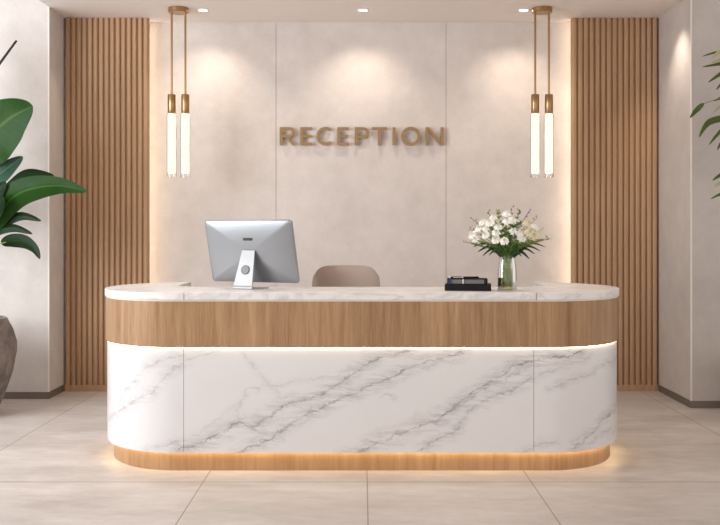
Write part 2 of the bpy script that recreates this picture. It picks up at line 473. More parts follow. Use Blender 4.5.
t = NT('white_marble_top'); v = t.coord()
f = t.math('ABSOLUTE', t.math('SUBTRACT', t.noise(t.coord(scale=(1, 1, 2.)), 3.0, 5, .6, dist=.8), .5))
f = t.rng(f, .0, .07, .62, 0)
f2 = t.rng(t.noise(v, 5, 5, .65), .46, .66, 0, .5)
c = t.mix(t.math('ADD', t.math('MULTIPLY', f, .55), t.math('MULTIPLY', f2, .4)), (.78, .765, .75), (.40, .395, .40))
M['marble_top'] = t.pbr(c, .38, 0, .3)
M['band'] = wood('band_oak', (.235, .125, .055), (.48, .295, .16), axes='UV', gu=22, gv=1.3, seam=(-1.09, 1.05))
M['plinth'] = wood('plinth_oak', (.29, .16, .075), (.48, .30, .16), axes='UV', gu=24, gv=1.3)
M['lining'] = wood('lining_oak', (.36, .215, .12), (.50, .32, .19), gu=20, gv=1.)

desk = thing('reception_desk', (0, CYd, 0), 'curved reception desk of white veined marble and oak with glowing light strips', 'reception desk')
desk_o, _ = outline(.008)
inner = [(1.268, 7.066), (1.266, 7.04), (1.265, 6.95), (1.265, 6.64)]
for i in range(1, 9):
    a = math.radians(0 - 90*i/9); inner.append((1.265-.22+.22*math.cos(a), 6.64+.22*math.sin(a)))
inner.append((.97, 6.42))
top_R = [p for p in desk_o if p[0] > 1.062]
S1 = .0012
right = [(1.05+S1, CYd-RD-.008)] + [p for p in desk_o if p[0] > 1.062] + inner[:-1] + []
# the slab is in three pieces meeting at fine joints
yj = None
front_in = [q for q in inner if q[0] < 1.05] 
right = [(1.05+S1, CYd-RD-.008)] + top_R + [q for q in inner if q[0] > 1.055] + [(1.05+S1, 6.42)]
left = [(-x-.02*0, y) for x, y in right]; left = [(x-.02, y) if abs(x+1.05+S1) < 1e-6 else (x, y) for x, y in left][::-1]
front = [(-1.07+S1, CYd-RD-.008), (1.05-S1, CYd-RD-.008), (1.05-S1, 6.42)] + front_in + [(-x, y) for x, y in front_in[::-1]] + [(-1.07+S1, 6.42)]
for nm, poly in (('countertop_end', left), ('countertop_front', front), ('countertop_end', right)):
    part(MB().prism(poly, Z_BT+.008, Z_CT), nm, 'marble_top', desk, bevel=.004)
part(ribbon(.0, .03, Z_BT, Z_BT+.008), 'reveal_strip', 'cream', desk)
part(ribbon(.0, .03, Z_BB, Z_BT), 'wood_band', 'band', desk, smooth=True, angle=40)
sL, sR = outline(MARB)[1][0], outline(MARB)[1][-1]
seamL = uvat(184, 400)[0]; seamR = uvat(533.5, 400)[0]
for nm, ua, ub in (('marble_panel', sL+1e-4, seamL-.0013), ('marble_panel', seamL+.0013, seamR-.0013), ('marble_panel', seamR+.0013, sR-1e-4)):
    part(ribbon(MARB, .025, Z_MB, Z_BB, ua, ub), nm, 'marble', desk, smooth=True, angle=40)
part(ribbon(MARB-.012, .012, Z_MB+.002, Z_BB-.006), 'joint_backing', 'joint', desk)
part(ribbon(-.050, .03, 0, Z_MB), 'plinth', 'plinth', desk, smooth=True, angle=40)
part(strip(-.0015, Z_BB-.0005, MARB+.0005, Z_BB-.0030), 'light_strip', 'led', desk)
part(strip(-.022, Z_MB-.001, -.046, Z_MB-.001), 'light_strip', 'led_floor', desk)
# staff side: oak lining and lower worktop
full_in = inner + [(-x, y) for x, y in inner[::-1]]
b = MB(); vs = []; fs = []
for q in full_in: vs += [(q[0], q[1], 0), (q[0], q[1], Z_BT)]
for k in range(len(full_in)-1): fs.append((2*k, 2*k+1, 2*k+3, 2*k+2))
part(MB().add(vs, fs), 'inner_lining', 'lining', desk)
part(MB().box((-1.25, 6.425, .70), (1.25, 6.80, .735)), 'worktop', 'lining', desk, bevel=.004)

# ------------------------------------------------------------------ pendants and downlights
def pendant(px, label):
    Y = 8.42; k = F/Y; X = (px-HX)/k
    zc = CE; zs = H + (HY-95)/k; zs2 = H + (HY-113.5)/k; zt = H + (HY-177.5)/k
    t = thing('pendant_light', (X, Y, CE), label, 'pendant light', 'twin tube pendant lights')
    part(MB().lathe([(.086, -.042), (.089, -.038), (.089, -.003), (.086, 0)], 40, (X, Y, zc)), 'canopy', 'brass', t, smooth=True, angle=35)
    for s in (-1, 1):
        x = X + s*.060
        part(MB().tube([(x, Y, zs-.01), (x, Y, zc-.04)], .0095, 14), 'rod', 'brass', t, smooth=True, angle=40)
        part(MB().lathe([(.012, .006), (.033, .004), (.035, 0), (.035, zs2-zs+.003), (.033, zs2-zs)][::-1], 32, (x, Y, zs)), 'lamp_holder', 'brass', t, smooth=True, angle=35)
        g = part(MB().lathe([(.043, zt-zs2), (.043, 0)], 32, (x, Y, zs2), caps=False).lathe([(.0, zt-zs2), (.043, zt-zs2)], 32, (x, Y, zs2), caps=False), 'glass_tube', 'glass', t, smooth=True, angle=40)
        part(MB().lathe([(.030, zt-zs2+.035), (.036, zt-zs2+.045), (.036, -.004), (.030, -.001)], 24, (x, Y, zs2)), 'glowing_core', 'tube', g, smooth=True, angle=40)
pendant(178.5, 'brass pendant light with two glowing glass tubes, hanging left of the wall lettering')
pendant(542.0, 'brass pendant light with two glowing glass tubes, hanging above the flower vase')

def spot(loc, target, power, angle, blend, col, size=.03, name='spot_lamp'):
    l = bpy.data.lights.new(name, 'SPOT'); l.energy = power; l.spot_size = math.radians(angle); l.spot_blend = blend
    l.color = col; l.shadow_soft_size = size
    o = bpy.data.objects.new(name, l); C.objects.link(o); o.location = loc
    o.rotation_euler = (Vector(target)-Vector(loc)).to_track_quat('-Z', 'Y').to_euler(); return o
DY = 8.49
for px, lab in ((203, 'recessed round ceiling downlight beside the left pendant light'), (363, 'recessed round ceiling downlight above the middle of the wall lettering'), (523.5, 'recessed round ceiling downlight beside the right pendant light')):
    X = (px-HX)*DY/F
    t = thing('ceiling_downlight', (X, DY, CE), lab, 'downlight', 'recessed downlights')
    part(MB().lathe([(.040, -.001), (.041, -.006), (.052, -.005), (.056, 0), (.040, 0)], 32, (X, DY, CE), caps=False), 'trim_ring', 'white_trim', t, smooth=True)
    part(MB().lathe([(.001, -.004), (.041, -.003)], 32, (X, DY, CE), caps=False), 'lens', 'lens', t)
    spot((X, DY, CE-.03), (X, WY, CE-1.4), 27, 104, 1.0, (1., .86, .70))

# ------------------------------------------------------------------ RECEPTION lettering
sign = thing('wall_lettering', (0, WY-.03, H+(HY-145.3)*WY/F), 'gold raised letters spelling RECEPTION on the back wall', 'sign')
kk = (WY-.03)/F; cap = (145.3-127.3)*kk; T = .0285; zb = H + (HY-145.3)*kk; YF, YB = WY-.042, WY-.018
def zx(px): return (px-HX)*kk
def poly_letter(mb, poly, e=0.):                      # poly in (x, z)
    n = len(poly); vs = [(x, YF+e, z) for x, z in poly] + [(x, YB, z) for x, z in poly]
    fs = [tuple(range(n)), tuple(range(2*n-1, n-1, -1))] + [(i, (i+1)%n, n+(i+1)%n, n+i) for i in range(n)]
    mb.add(vs, fs)
def arc_band(mb, cx, cz, rx, rz, a0, a1, th, n=28):
    for i in range(n):
        b0 = math.radians(a0+(a1-a0)*i/n); b1 = math.radians(a0+(a1-a0)*(i+1)/n)
        q = [(cx+rx*math.cos(b0), cz+rz*math.sin(b0)), (cx+rx*math.cos(b1), cz+rz*math.sin(b1)),
             (cx+(rx-th)*math.cos(b1), cz+(rz-th)*math.sin(b1)), (cx+(rx-th)*math.cos(b0), cz+(rz-th)*math.sin(b0))]
        poly_letter(mb, q)
def rect(mb, x0, z0, x1, z1): poly_letter(mb, [(x0, zb+z0), (x1, zb+z0), (x1, zb+z1), (x0, zb+z1)])
def letter(ch, a, b_):
    x0, x1 = zx(a), zx(b_); m = MB(); w = x1-x0
    if ch in 'RP':
        rz = cap*.29 if ch == 'R' else cap*.31; zc_ = zb+cap-rz; xr = x1 - (.004 if ch == 'R' else 0)
        rect(m, x0, 0, x0+T, cap)
        rect(m, x0+T, cap-T*.9, xr-rz, cap); poly_letter(m, [(x0+T, zc_-rz), (xr-rz, zc_-rz), (xr-rz, zc_-rz+T*.9), (x0+T, zc_-rz+T*.9)])
        arc_band(m, xr-rz, zc_, rz, rz, -90, 90, T*.95, 20)
        if ch == 'R': poly_letter(m, [(x0+w*.36, zc_-rz+.006), (x0+w*.36+T*1.1, zc_-rz+.006), (x1+.004, zb), (x1+.004-T*1.2, zb)], .0008)
    elif ch == 'E':
        rect(m, x0, 0, x0+T, cap); rect(m, x0+T, 0, x1, T*.9); rect(m, x0+T, cap-T*.9, x1, cap); rect(m, x0+T, cap*.5-T*.42, x1-.008, cap*.5+T*.42)
    elif ch == 'C': arc_band(m, x0+cap*.52, zb+cap/2, cap*.52, cap*.52, 48, 312, T*.95)
    elif ch == 'O': arc_band(m, (x0+x1)/2, zb+cap/2, w/2, cap*.52, 0, 360, T*.95, 40)
    elif ch == 'T': rect(m, x0, cap-T*.9, x1, cap); rect(m, (x0+x1)/2-T/2, 0, (x0+x1)/2+T/2, cap-T*.9)
    elif ch == 'I': rect(m, (x0+x1)/2-T/2, 0, (x0+x1)/2+T/2, cap)
    elif ch == 'N':
        rect(m, x0, 0, x0+T*.95, cap); rect(m, x1-T*.95, 0, x1, cap)
        poly_letter(m, [(x0+T*.2, zb+cap), (x1-T*1.15, zb), (x1-T*.1, zb), (x0+T*1.2, zb+cap)], .0008)
    # stand-off pins into the wall
    for q in (.25, .75): m.tube([((x0+x0+T)/2 if ch not in 'CTO' else (x0+x1)/2 if ch == 'T' else x0+T*.45, YB, zb+cap*(q if ch not in 'CO' else .5)), ((x0+x0+T)/2 if ch not in 'CTO' else (x0+x1)/2 if ch == 'T' else x0+T*.45, WY+.002, zb+cap*(q if ch not in 'CO' else .5))], .004, 6)
    part(m, 'letter', 'letter', sign)['label'] = 'raised gold letter ' + ch
for ch, a, b_ in (('R',279.8,295.3),('E',300.3,312.2),('C',316.3,331.7),('E',337.3,348.9),('P',354.8,369),('T',372,387),('I',391.8,396.2),('O',401,420.6),('N',425.5,443.5)):
    letter(ch, a, b_)

# ------------------------------------------------------------------ computer
yaw, tilt = math.radians(25), math.radians(14)
comp = thing('desktop_computer', (0, 0, 0) , 'silver all-in-one desktop computer seen from behind on the desk', 'computer')
comp.location = ((235.5-HX)*6.13/F, 6.13, Z_CT)
# own frame: local -y is the back of the machine (towards the viewer), x right; rotated so the back faces left of the camera
comp.rotation_euler = (0, 0, -yaw)
W2, Hh = .327, .415
Mt = Matrix.Translation((.060, .100, .242)) @ Matrix.Rotation(tilt, 4, 'X')
def tb(mb): mb.v = [tuple(Mt @ Vector(p)) for p in mb.v]; return mb
def housing():
    # shallow pillow: flat rim in front, gently domed back
    def rr(w, h, r, n=6):
        P = []
        for cx, cz, a0 in ((w-r, h-r, 0), (-w+r, h-r, 90), (-w+r, -h+r, 180), (w-r, -h+r, 270)):
            for i in range(n+1):
                a = math.radians(a0+90*i/n); P.append((cx+r*math.cos(a), cz+r*math.sin(a)))
        return P
    rings = [(1.0, .0), (1.0, -.006), (.992, -.010), (.96, -.0135), (.90, -.017), (.80, -.021), (.66, -.025), (.5, -.0285), (.33, -.031), (.16, -.0325)]
    vs = []; fs = []; n = None
    for sc, y in rings:
        P = rr(W2*sc, Hh/2*sc, .022*max(sc, .3)); n = len(P); vs += [(x, y, z) for x, z in P]
    for j in range(len(rings)-1):
        for k in range(n): fs.append((j*n+k, j*n+(k+1)%n, (j+1)*n+(k+1)%n, (j+1)*n+k))
    fs.append(tuple(range(n))); fs.append(tuple(range((len(rings)-1)*n, len(rings)*n)))
    return MB().add(vs, fs)
hs = tb(housing()).build('housing', 'alu', comp, smooth=True, angle=50)
tb(MB().box((-W2+.012, .0005, -Hh/2+.075), (W2-.012, .003, Hh/2-.012))).build('screen', 'screen', comp)
tb(MB().box((-.20, -.0150, Hh/2-.021), (.20, -.0085, Hh/2-.0145))).build('vent_slot', 'dark_metal', comp)['label'] = 'thin dark vent slot along the top'
tb(MB().box((-.034, -.0325, .078), (.034, -.024, .096))).build('back_plate', 'dark_metal', comp)['label'] = 'small dark plate on the back'
tb(MB().box((-.047, -.038, .000), (.047, -.030, .008))).build('hinge', 'dark_metal', comp)
# stand: bent sheet, narrow at the hinge, wider at the desk, foot running forward under the screen
prof = [(.06, .062, .246), (.055, .040, .17), (.035, .016, .075), (.020, .000, .014), (.022, .002, .004), (.03, .02, .0015), (.06, .12, .0015), (.08, .19, .0015)]
prof = catmull(prof, 5); vs = []; fs = []
for i, p_ in enumerate(prof):
    hw = .046 + (.024 if p_.z < .02 else .024*(1-(p_.z/.252)))
    d = (prof[min(i+1, len(prof)-1)]-prof[max(i-1, 0)]).normalized(); nn = d.cross(Vector((1,0,0))).normalized()*.0045
    if nn.y < 0 and p_.z > .02: nn = -nn
    x0 = .060 + (p_.x-.06)*.15
    z = max(p_.z, .0046)
    for sx, sn in ((-1,-1),(1,-1),(1,1),(-1,1)):
        q = Vector((x0+sx*hw, p_.y, z))+nn*sn; vs.append((q.x, q.y, max(q.z, .0004)))
for i in range(len(prof)-1):
    for j in range(4): fs.append((4*i+j, 4*i+(j+1)%4, 4*i+4+(j+1)%4, 4*i+4+j))
fs += [(0,1,2,3), tuple(4*(len(prof)-1)+j for j in range(4))]
st = MB().add(vs, fs).build('stand', 'alu_light', comp, smooth=True, angle=40)
# cable hole ring: lies in the sloping leg
hc = Vector((.060, .0285, .122)); ax = (Vector((.0, .024, .0950))).normalized()   # along the leg
nrm = ax.cross(Vector((1,0,0))).normalized();  nrm = nrm if nrm.y < 0 else -nrm
def disc(r0, r1, lift):
    vs = []; fs = []
    for k in range(28):
        a = 2*PI*k/28; d = Vector((1,0,0))*math.cos(a)+ax*math.sin(a)
        vs += [hc+d*r0+nrm*lift, hc+d*r1+nrm*lift, hc+d*r1+nrm*(lift-.008)]
    for k in range(28):
        q = (k+1)%28; fs += [(3*k, 3*k+1, 3*q+1, 3*q), (3*k+1, 3*k+2, 3*q+2, 3*q+1)]
    return MB().add(vs, fs)
disc(.0005, .025, .0105).build('cable_hole', 'hole', st)['label'] = 'grey round cable hole in the stand'
disc(.025, .0295, .0108).build('hole_rim', 'dark_metal', st)

# ------------------------------------------------------------------ chair behind the desk
Yc = 7.14; Xc = (346-HX)*Yc/F
ch = thing('office_chair', (Xc, Yc, 0), 'taupe upholstered office chair behind the desk, only its back showing', 'chair', rz=PI)
def shell(w, z0, z1, y, curve, th, tilt=.08):
    nx, nz = 20, 12; vs = []; fs = []
    for side in (0, 1):
        for j in range(nz+1):
            v_ = j/nz
            for i in range(nx+1):
                u = i/nx*2-1
                # superellipse outline
                ex = 5.0; zz = v_*2-1
                hw = w/2*(1-max(0, abs(zz))**9*.16)
                hh = (1-abs(u)**7*.10)
                x = u*hw; z = (z0+z1)/2+(z1-z0)/2*zz*hh
                e = min(1-abs(u), 1-abs(zz)); puff = th*(1-max(0, 1-e/.22)**2)
                yy = y+curve*u*u*-1+(z-z0)*tilt*-0+(puff if side else -puff)*.5
                yy = y + (z-z0)*tilt*-1 + curve*(u*u) + (puff*.5 if side else -puff*.5)
                vs.append((x, yy, z))
    n = (nx+1)*(nz+1)
    for s_ in (0, 1):
        for j in range(nz):
            for i in range(nx):
                a = s_*n+j*(nx+1)+i; fs.append((a, a+1, a+nx+2, a+nx+1))
    edge = [i for i in range(nx+1)] + [j*(nx+1)+nx for j in range(1, nz+1)] + [nz*(nx+1)+i for i in range(nx-1, -1, -1)] + [j*(nx+1) for j in range(nz-1, 0, -1)]
    for a, b_ in zip(edge, edge[1:]+edge[:1]): fs.append((a, b_, b_+n, a+n))
    return MB().add(vs, fs)
zt = H-(265.5-HY)*7.24/F
shell(.51, .56, zt, -.12, .13, .07, .06).build('backrest', 'fabric', ch, smooth=True, angle=60)
b = MB(); P = []
for k in range(32):
    a = 2*PI*k/32; cx, sx = math.cos(a), math.sin(a); P.append((.25*math.copysign(abs(cx)**.6, cx), .10+.24*math.copysign(abs(sx)**.6, sx)))
b.prism(P, .42, .51); b.build('seat', 'fabric', ch, smooth=True, bevel=.02, angle=50)
for s in (-1, 1):
    MB().tube([(s*.25, -.02, .45), (s*.29, -.02, .52), (s*.29, .0, .64), (s*.29, .20, .66)], .014, 10).build('armrest', 'chrome', ch, smooth=True)
MB().lathe([(.028, .10), (.028, .30), (.04, .31), (.05, .42)], 20, (0, .1, 0)).build('column', 'chrome', ch, smooth=True, angle=40)
for k in range(5):
    a = 2*PI*k/5+.3; e = (.28*math.cos(a), .1+.28*math.sin(a))
    l = MB().tube([(0, .1, .115), (e[0], e[1], .075)], [.022, .014], 8).build('base_leg', 'chrome', ch, smooth=True)
    MB().lathe([(.018, 0), (.024, .008), (.024, .05), (.012, .062)], 14, (e[0], e[1], 0)).build('caster', 'dark_metal', l, smooth=True, angle=40)
MB().tube([(0, .02, .45), (0, -.10, .47), (0, -.13, .62)], .018, 8).build('back_support', 'dark_metal', ch, smooth=True)

# ------------------------------------------------------------------ books and pen
Yb = 6.02; zt0 = Z_CT
kx = Yb/F
bx = (467-HX)*kx
def book(name, w, d, h, loc, rz, label, cat, cover, spine=None, pages=True):
    t = thing(name, loc, label, cat, 'stacked black books', rz)
    if pages:
        c = .004
        MB().box((-w/2, -d/2, 0), (w/2, d/2, c)).box((-w/2, -d/2, h-c), (w/2, d/2, h)).box((-w/2, -d/2, c), (-w/2+.006, d/2, h-c)).build('cover', cover, t, bevel=.001)
        MB().box((-w/2+.006, -d/2+.004, c), (w/2-.022, d/2-.004, h-c)).build('page_block', 'pages', t)
        MB().box((w/2-.022, -d/2+.002, c), (w/2, d/2-.002, h-c)).build('clasp', 'black2', t)
        MB().box((-.03, -d/2-.0015, .004), (-.024, d/2+.0015, h-.002)).build('closing_band', 'silver', t)
        MB().box((-w/2+.006, -d/2-.002, .003), (-w/2+.026, -d/2+.004, h-.005)).build('ribbon', 'navy', t)
    else:
        MB().box((-w/2, -d/2, 0), (w/2, d/2, h)).build('cover', cover, t, bevel=.0025)
        MB().box((-w/2-.001, -d/2+.006, .003), (-w/2+.001, d/2-.006, h-.003)).build('side_edge', 'brown_edge', t)
        MB().box((-w/2+.01, -d/2-.0008, h*.86), (w/2-.01, -d/2+.001, h*.89)).build('lid_line', 'black2', t)
    return t
h1 = .040; h2 = .034
book('black_box', .285, .20, h1, (bx+.008, Yb+.01, zt0+.0002), math.radians(-7), 'flat black box at the bottom of the small stack on the desk', 'box', 'black', pages=False)
book('notebook', .250, .17, h2, (bx+.002, Yb+.012, zt0+h1+.0004), math.radians(-5), 'black notebook with grey page edges resting on the flat black box', 'notebook', 'black2')
pz = zt0+h1+h2+.0075
pen = thing('pen', (bx-.022, Yb-.04, pz), 'slim black pen with silver clip lying on top of the notebook', 'pen', rz=math.radians(1))
def ptube(P, r, n, name, mat, par): return MB().tube(P, r, n).build(name, mat, par, smooth=True, angle=40)
ptube([(-.085, 0, 0), (-.078, 0, 0), (.085, 0, 0), (.093, 0, 0)], [.004, .0065, .0065, .003], 12, 'barrel', 'black', pen)
ptube([(-.098, 0, 0), (-.085, 0, 0)], [.003, .0055], 12, 'end_cap', 'silver', pen)
ptube([(-.014, 0, 0), (-.006, 0, 0)], .0072, 12, 'ring', 'silver', pen)
MB().box((-.07, -.0085, -.001), (-.01, -.0065, .0015)).build('clip', 'silver', pen)

# ------------------------------------------------------------------ vase and bouquet
Yv = 6.05; kv = Yv/F; Xv = (507-HX)*kv; zv = Z_CT
vase = thing('glass_vase', (Xv, Yv, zv), 'clear glass vase of water holding the white bouquet', 'vase')
vp = [(.056, .0), (.061, .004), (.0615, .06), (.0605, .12), (.056, .165), (.0515, .19), (.052, .207), (.055, .213)]
part(MB().lathe(vp, 40, (Xv, Yv, zv+.0005), caps=False).lathe([(r-.003, z+.004 if i < 2 else z) for i, (r, z) in enumerate(vp)][::-1], 40, (Xv, Yv, zv+.0005), caps=False)
     .lathe([(.001, .0), (.056, 0)], 40, (Xv, Yv, zv+.0005), caps=False), 'glass_body', 'glass', vase, smooth=True)
M['water'] = thin_glass('vase_water', (.90, .86, .56), .15)
part(MB().lathe([(.001, .006), (.050, .006), (.0565, .012), (.0570, .06), (.0563, .12), (.0555, .135), (.001, .135)], 32, (Xv, Yv, zv), caps=False), 'water', 'water', vase, smooth=True, angle=40)

def petals(rad, seed, kind=0):
    rnd = random.Random(seed); m = MB()
    rings = ((10, .98, 22, .62), (9, .86, 44, .58), (7, .66, 62, .5), (5, .42, 78, .4))
    for n, rr, el, wd in rings:
        off = rnd.random()*6
        for k in range(n):
            a = off+2*PI*k/n+rnd.uniform(-.1, .1); L = rad*rr*rnd.uniform(.9, 1.08); w = rad*wd*.5
            e = math.radians(el+rnd.uniform(-8, 8)); vs = []
            rad_d = Vector((math.cos(a), math.sin(a), 0)); tan = Vector((-math.sin(a), math.cos(a), 0))
            for i in range(5):
                u = i/4; ee = e*(1-.0*u)+(.5*u*u if el > 40 else -.55*u*u)
                c_ = rad_d*(L*u*math.cos(ee))+Vector((0,0,1))*(L*u*math.sin(ee)*.9-.15*rad)
                ww = w*(.25+1.1*u-.75*u**3)
                for j in (-1, 0, 1): vs.append(c_+tan*ww*j+Vector((0,0,1))*(abs(j)*ww*.28))
            fs = []
            for i in range(4):
                for j in range(2): fs.append((3*i+j, 3*i+j+1, 3*i+j+4, 3*i+j+3))
            m.add(vs, fs)
    m.lathe([(rad*.35, -.3*rad), (rad*.55, -.05*rad), (rad*.45, .25*rad), (rad*.2, .42*rad), (.0005, .46*rad)], 10)
    return m
protoM = {}
fl = [ # px, py, radius px, depth offset, kind, label
 (506.4,213.5,5.0,-.02,'w','white flower at the very top of the bouquet'),
 (512.5,219.5,5.4,-.08,'w','white flower just below and right of the topmost one'),
 (506.8,221,4.8,-.10,'w','white flower just below the topmost one, over the middle of the vase'),
 (513,231,4.6,-.14,'w','white flower with greenish heart, right of centre in the bouquet'),
 (519.6,233.2,4.4,-.13,'w','upper flower of the white pair right of centre in the bouquet'),
 (522,238,4.8,-.13,'w','lower flower of the white pair right of centre in the bouquet'),
 (528.5,232.5,5.0,-.09,'c','cream flower right of the white pair in the bouquet'),
 (504.3,240.6,5.0,-.18,'w','round white flower lowest in the bouquet, over the vase mouth'),
 (495.6,239.2,5.0,-.16,'w','white flower immediately left of the lowest one'),
 (496,232.4,4.8,-.15,'w','white flower above the one left of the lowest one'),
 (498,226.5,5.0,-.12,'w','white flower between the centre left cluster and the top flowers'),
 (489.5,222.5,5.4,-.09,'w','white flower high in the left half of the bouquet'),
 (485.6,234.5,4.4,-.13,'w','white flower low in the left half of the bouquet'),
 (493,217,4.4,-.02,'w','white flower in the gap upper left of the centre'),
 (482.8,221.3,5.0,-.03,'w','white flower on the upper left shoulder of the bouquet'),
 (478.5,228,5.0,-.02,'w','white flower midway down the left shoulder of the bouquet'),
 (471.8,234.5,5.2,.0,'w','white flower farthest left in the bouquet'),
 (475.5,239,4.4,-.05,'w','white flower low on the left edge, under the farthest left one'),
 (535.5,226.5,5.0,.0,'w','white flower high on the right shoulder of the bouquet'),
 (538,231.5,4.8,.02,'c','cream flower farthest right in the bouquet'),
 (527.5,223.5,4.8,-.02,'c','cream yellow flower upper right of the centre'),
 (533.5,237,4.0,-.06,'c','small cream flower low on the right side of the bouquet'),
 (485.8,227.8,4.4,-.08,'w','white flower between the upper left and low left ones'),
]
neck = Vector((Xv, Yv, zv+.205)); rs = random.Random(3)
def stem_pts(tip, rnd):
    d = tip-neck; ang = rnd.uniform(0, 2*PI); r = .046*math.sqrt(rnd.random())
    nk = neck + Vector((d.x*.10+r*.7*math.cos(ang), d.y*.10+r*.7*math.sin(ang), 0))
    h = Vector((nk.x-Xv, nk.y-Yv, 0))
    if h.length < .018: h *= .018/max(h.length, 1e-4)
    nk = Vector((Xv, Yv, nk.z))+h
    if h.length > .042: h *= .042/h.length; nk = Vector((Xv, Yv, nk.z))+h
    ta = rnd.choice((-1, 1))*rnd.uniform(1.2, 2.1); foot = Vector((Xv, Yv, zv+.014+rnd.uniform(0, .015))) + Vector((h.x*math.cos(ta)-h.y*math.sin(ta), h.x*math.sin(ta)+h.y*math.cos(ta), 0))*rnd.uniform(1.0, 1.22)
    return [foot, (foot+nk)/2, nk, nk*.5+tip*.5+Vector((-d.x*.10, -d.y*.10, .012)), tip]
for i, (px, py, rp, dy, kd, lab) in enumerate(fl):
    Y = Yv+dy*.9; tip = at(px, py, Y); rad = (rp*.93+.2)*Y/F
    f = thing('white_flower' if kd == 'w' else 'cream_flower', tip, lab, 'flower', 'flowers of the bouquet')
    d = (tip-(neck+Vector((0, .02, -.02)))).normalized(); d = (d+Vector((0, -.55, .12))).normalized()
    q = d.to_track_quat('Z', 'Y')
    key = (kd, i % 4)
    if key not in protoM:
        o = petals(1., 10+i, kd).build('petals', 'petal' if kd == 'w' else 'petal_y', f, smooth=True); protoM[key] = o
    else:
        o = protoM[key].copy(); C.objects.link(o); o.parent = f
    o.scale = (rad,)*3; o.rotation_euler = q.to_euler()
    hk = MB().lathe([(.17, .30), (.20, .42), (.10, .50), (.001, .52)], 10, caps=False).build('flower_heart', 'flower_heart', o, smooth=True)
    sp = stem_pts(tip, rs); sp[-1] = tip - d*rad*.2
    part(MB().tube(catmull(sp, 4), .0030, 6), 'stem', 'stem', f, smooth=True)

sprigs = [ # tip px, depth, buds
 (463,241.5,-.02,'b','brown budded twig reaching farthest left out of the bouquet'),
 (469,229,.05,'b','twig rising past the farthest left white flower'),
 (472,219,.05,'b','twig rising above the left shoulder of the bouquet'),
 (488,211.5,.04,'b','twig rising at the upper left of the bouquet'),
 (497.5,212,.03,'g','pale green sprig left of the topmost flower'),
 (512,207.5,.05,'b','thin twig directly above the topmost flower'),
 (519.5,212,.02,'g','tall green sprig right of the topmost flower'),
 (529,211,.05,'b','twig rising at the upper right of the bouquet'),
 (537,217.5,.05,'b','twig rising above the right shoulder of the bouquet'),
 (543,229,.04,'b','twig reaching out past the farthest right cream flower'),
 (548,239,-.02,'g','pale green sprig reaching farthest right out of the bouquet'),
 (541.5,241,-.08,'g','green sprig low on the right side of the bouquet'),
 (473,244.5,-.08,'g','green sprig low on the left side of the bouquet'),
 (481,242,-.14,'g','green sprig under the low left white flower'),
 (514.5,243,-.17,'g','green sprig right of the lowest white flower'),
 (524,245,-.15,'g','green sprig below the white pair right of centre'),
 (488,245,-.15,'g','green sprig below the cluster left of centre'),
 (505,229,-.15,'g','dark green sprig filling the middle of the bouquet'),
 (519,224,-.06,'g','green sprig between the top flowers and the cream yellow one'),
 (531,242,-.12,'g','green sprig below the small cream flower'),
 (508,235,-.17,'g','dark green sprig just above the lowest white flower'),
 (491,228.5,-.08,'g','green sprig between the two flower clusters of the left half'),
]
for px, py, dy, kd, lab in sprigs:
    Y = Yv+dy; tip = at(px, py, Y)
    f = thing('green_sprig' if kd == 'g' else 'budded_twig', tip, lab, 'sprig', 'greenery of the bouquet')
    sp = catmull(stem_pts(tip, rs), 5)
    part(MB().tube(sp, .0016, 5), 'stem', 'stem' if kd == 'g' else 'twig', f, smooth=True)
    N = len(sp); m = MB(); bm_ = MB(); buds = []
    for j in range(int(N*.52), N):
        p_ = sp[j]; d = (sp[min(j+1, N-1)]-sp[j-1]).normalized()
        if kd == 'g':
            for s in range(4):
                a = rs.uniform(0, 2*PI); o_ = Vector((math.cos(a), math.sin(a)*.8, rs.uniform(-.1, .5)))
                L = rs.uniform(.026, .044)*(1.15 if j < N*.8 else .7)
                e = p_+(d*.45+o_*.8).normalized()*L
                leaf_mb([p_, (p_+e)/2+Vector((0,0,.003)), e], L*.30, rs.uniform(-.8, .8), .2, n=2, mb=m)
        elif j > N*.70:
            a = rs.uniform(0, 2*PI); o_ = Vector((math.cos(a)*.012, math.sin(a)*.012, .008))
            bm_.tube([p_, p_+o_], .0009, 4)
            buds.append(bm_.lathe([(.001, -.005), (.0038, -.002), (.0038, .002), (.001, .006)], 6, p_+o_)); bm_ = MB()
    if kd == 'g':
        part(m, 'leaves', 'sprig_pale' if px in (473, 541.5, 548, 497.5, 481, 531) else 'sprig', f, smooth=True)
        if px in (497.5, 519.5, 548):
            for j in range(int(N*.72), N):
                for s in range(2):
                    o_ = Vector((rs.uniform(-.012, .012), rs.uniform(-.014, 0), rs.uniform(-.006, .012)))
                    part(MB().lathe([(.001, -.005), (.0045, -.001), (.0045, .002), (.001, .006)], 6, sp[j]+o_), 'bud', 'bud', f, smooth=True)
    for q in buds: part(q, 'bud', 'bud' if px in (463, 543) else 'twig', f, smooth=True)
blades = [(477.5,252,-.05,.020,'long drooping dark leaf farthest left under the bouquet'),
 (482.5,256,-.10,.018,'drooping dark leaf second from the left under the bouquet'),
 (489,255.5,-.14,.018,'drooping dark leaf immediately left of the vase mouth'),
 (529.5,259,-.12,.022,'longest drooping dark leaf under the right of the bouquet'),
 (535,254,-.06,.018,'drooping dark leaf under the small cream flower'),
 (540.5,251,-.02,.016,'drooping dark leaf farthest right under the bouquet'),
 (521.5,256.5,-.15,.020,'drooping dark leaf immediately right of the vase mouth'),
 (473,247,.02,.016,'upper dark leaf at the left underside of the bouquet'),
 (546,247,.0,.014,'upper dark leaf at the right underside of the bouquet'),]
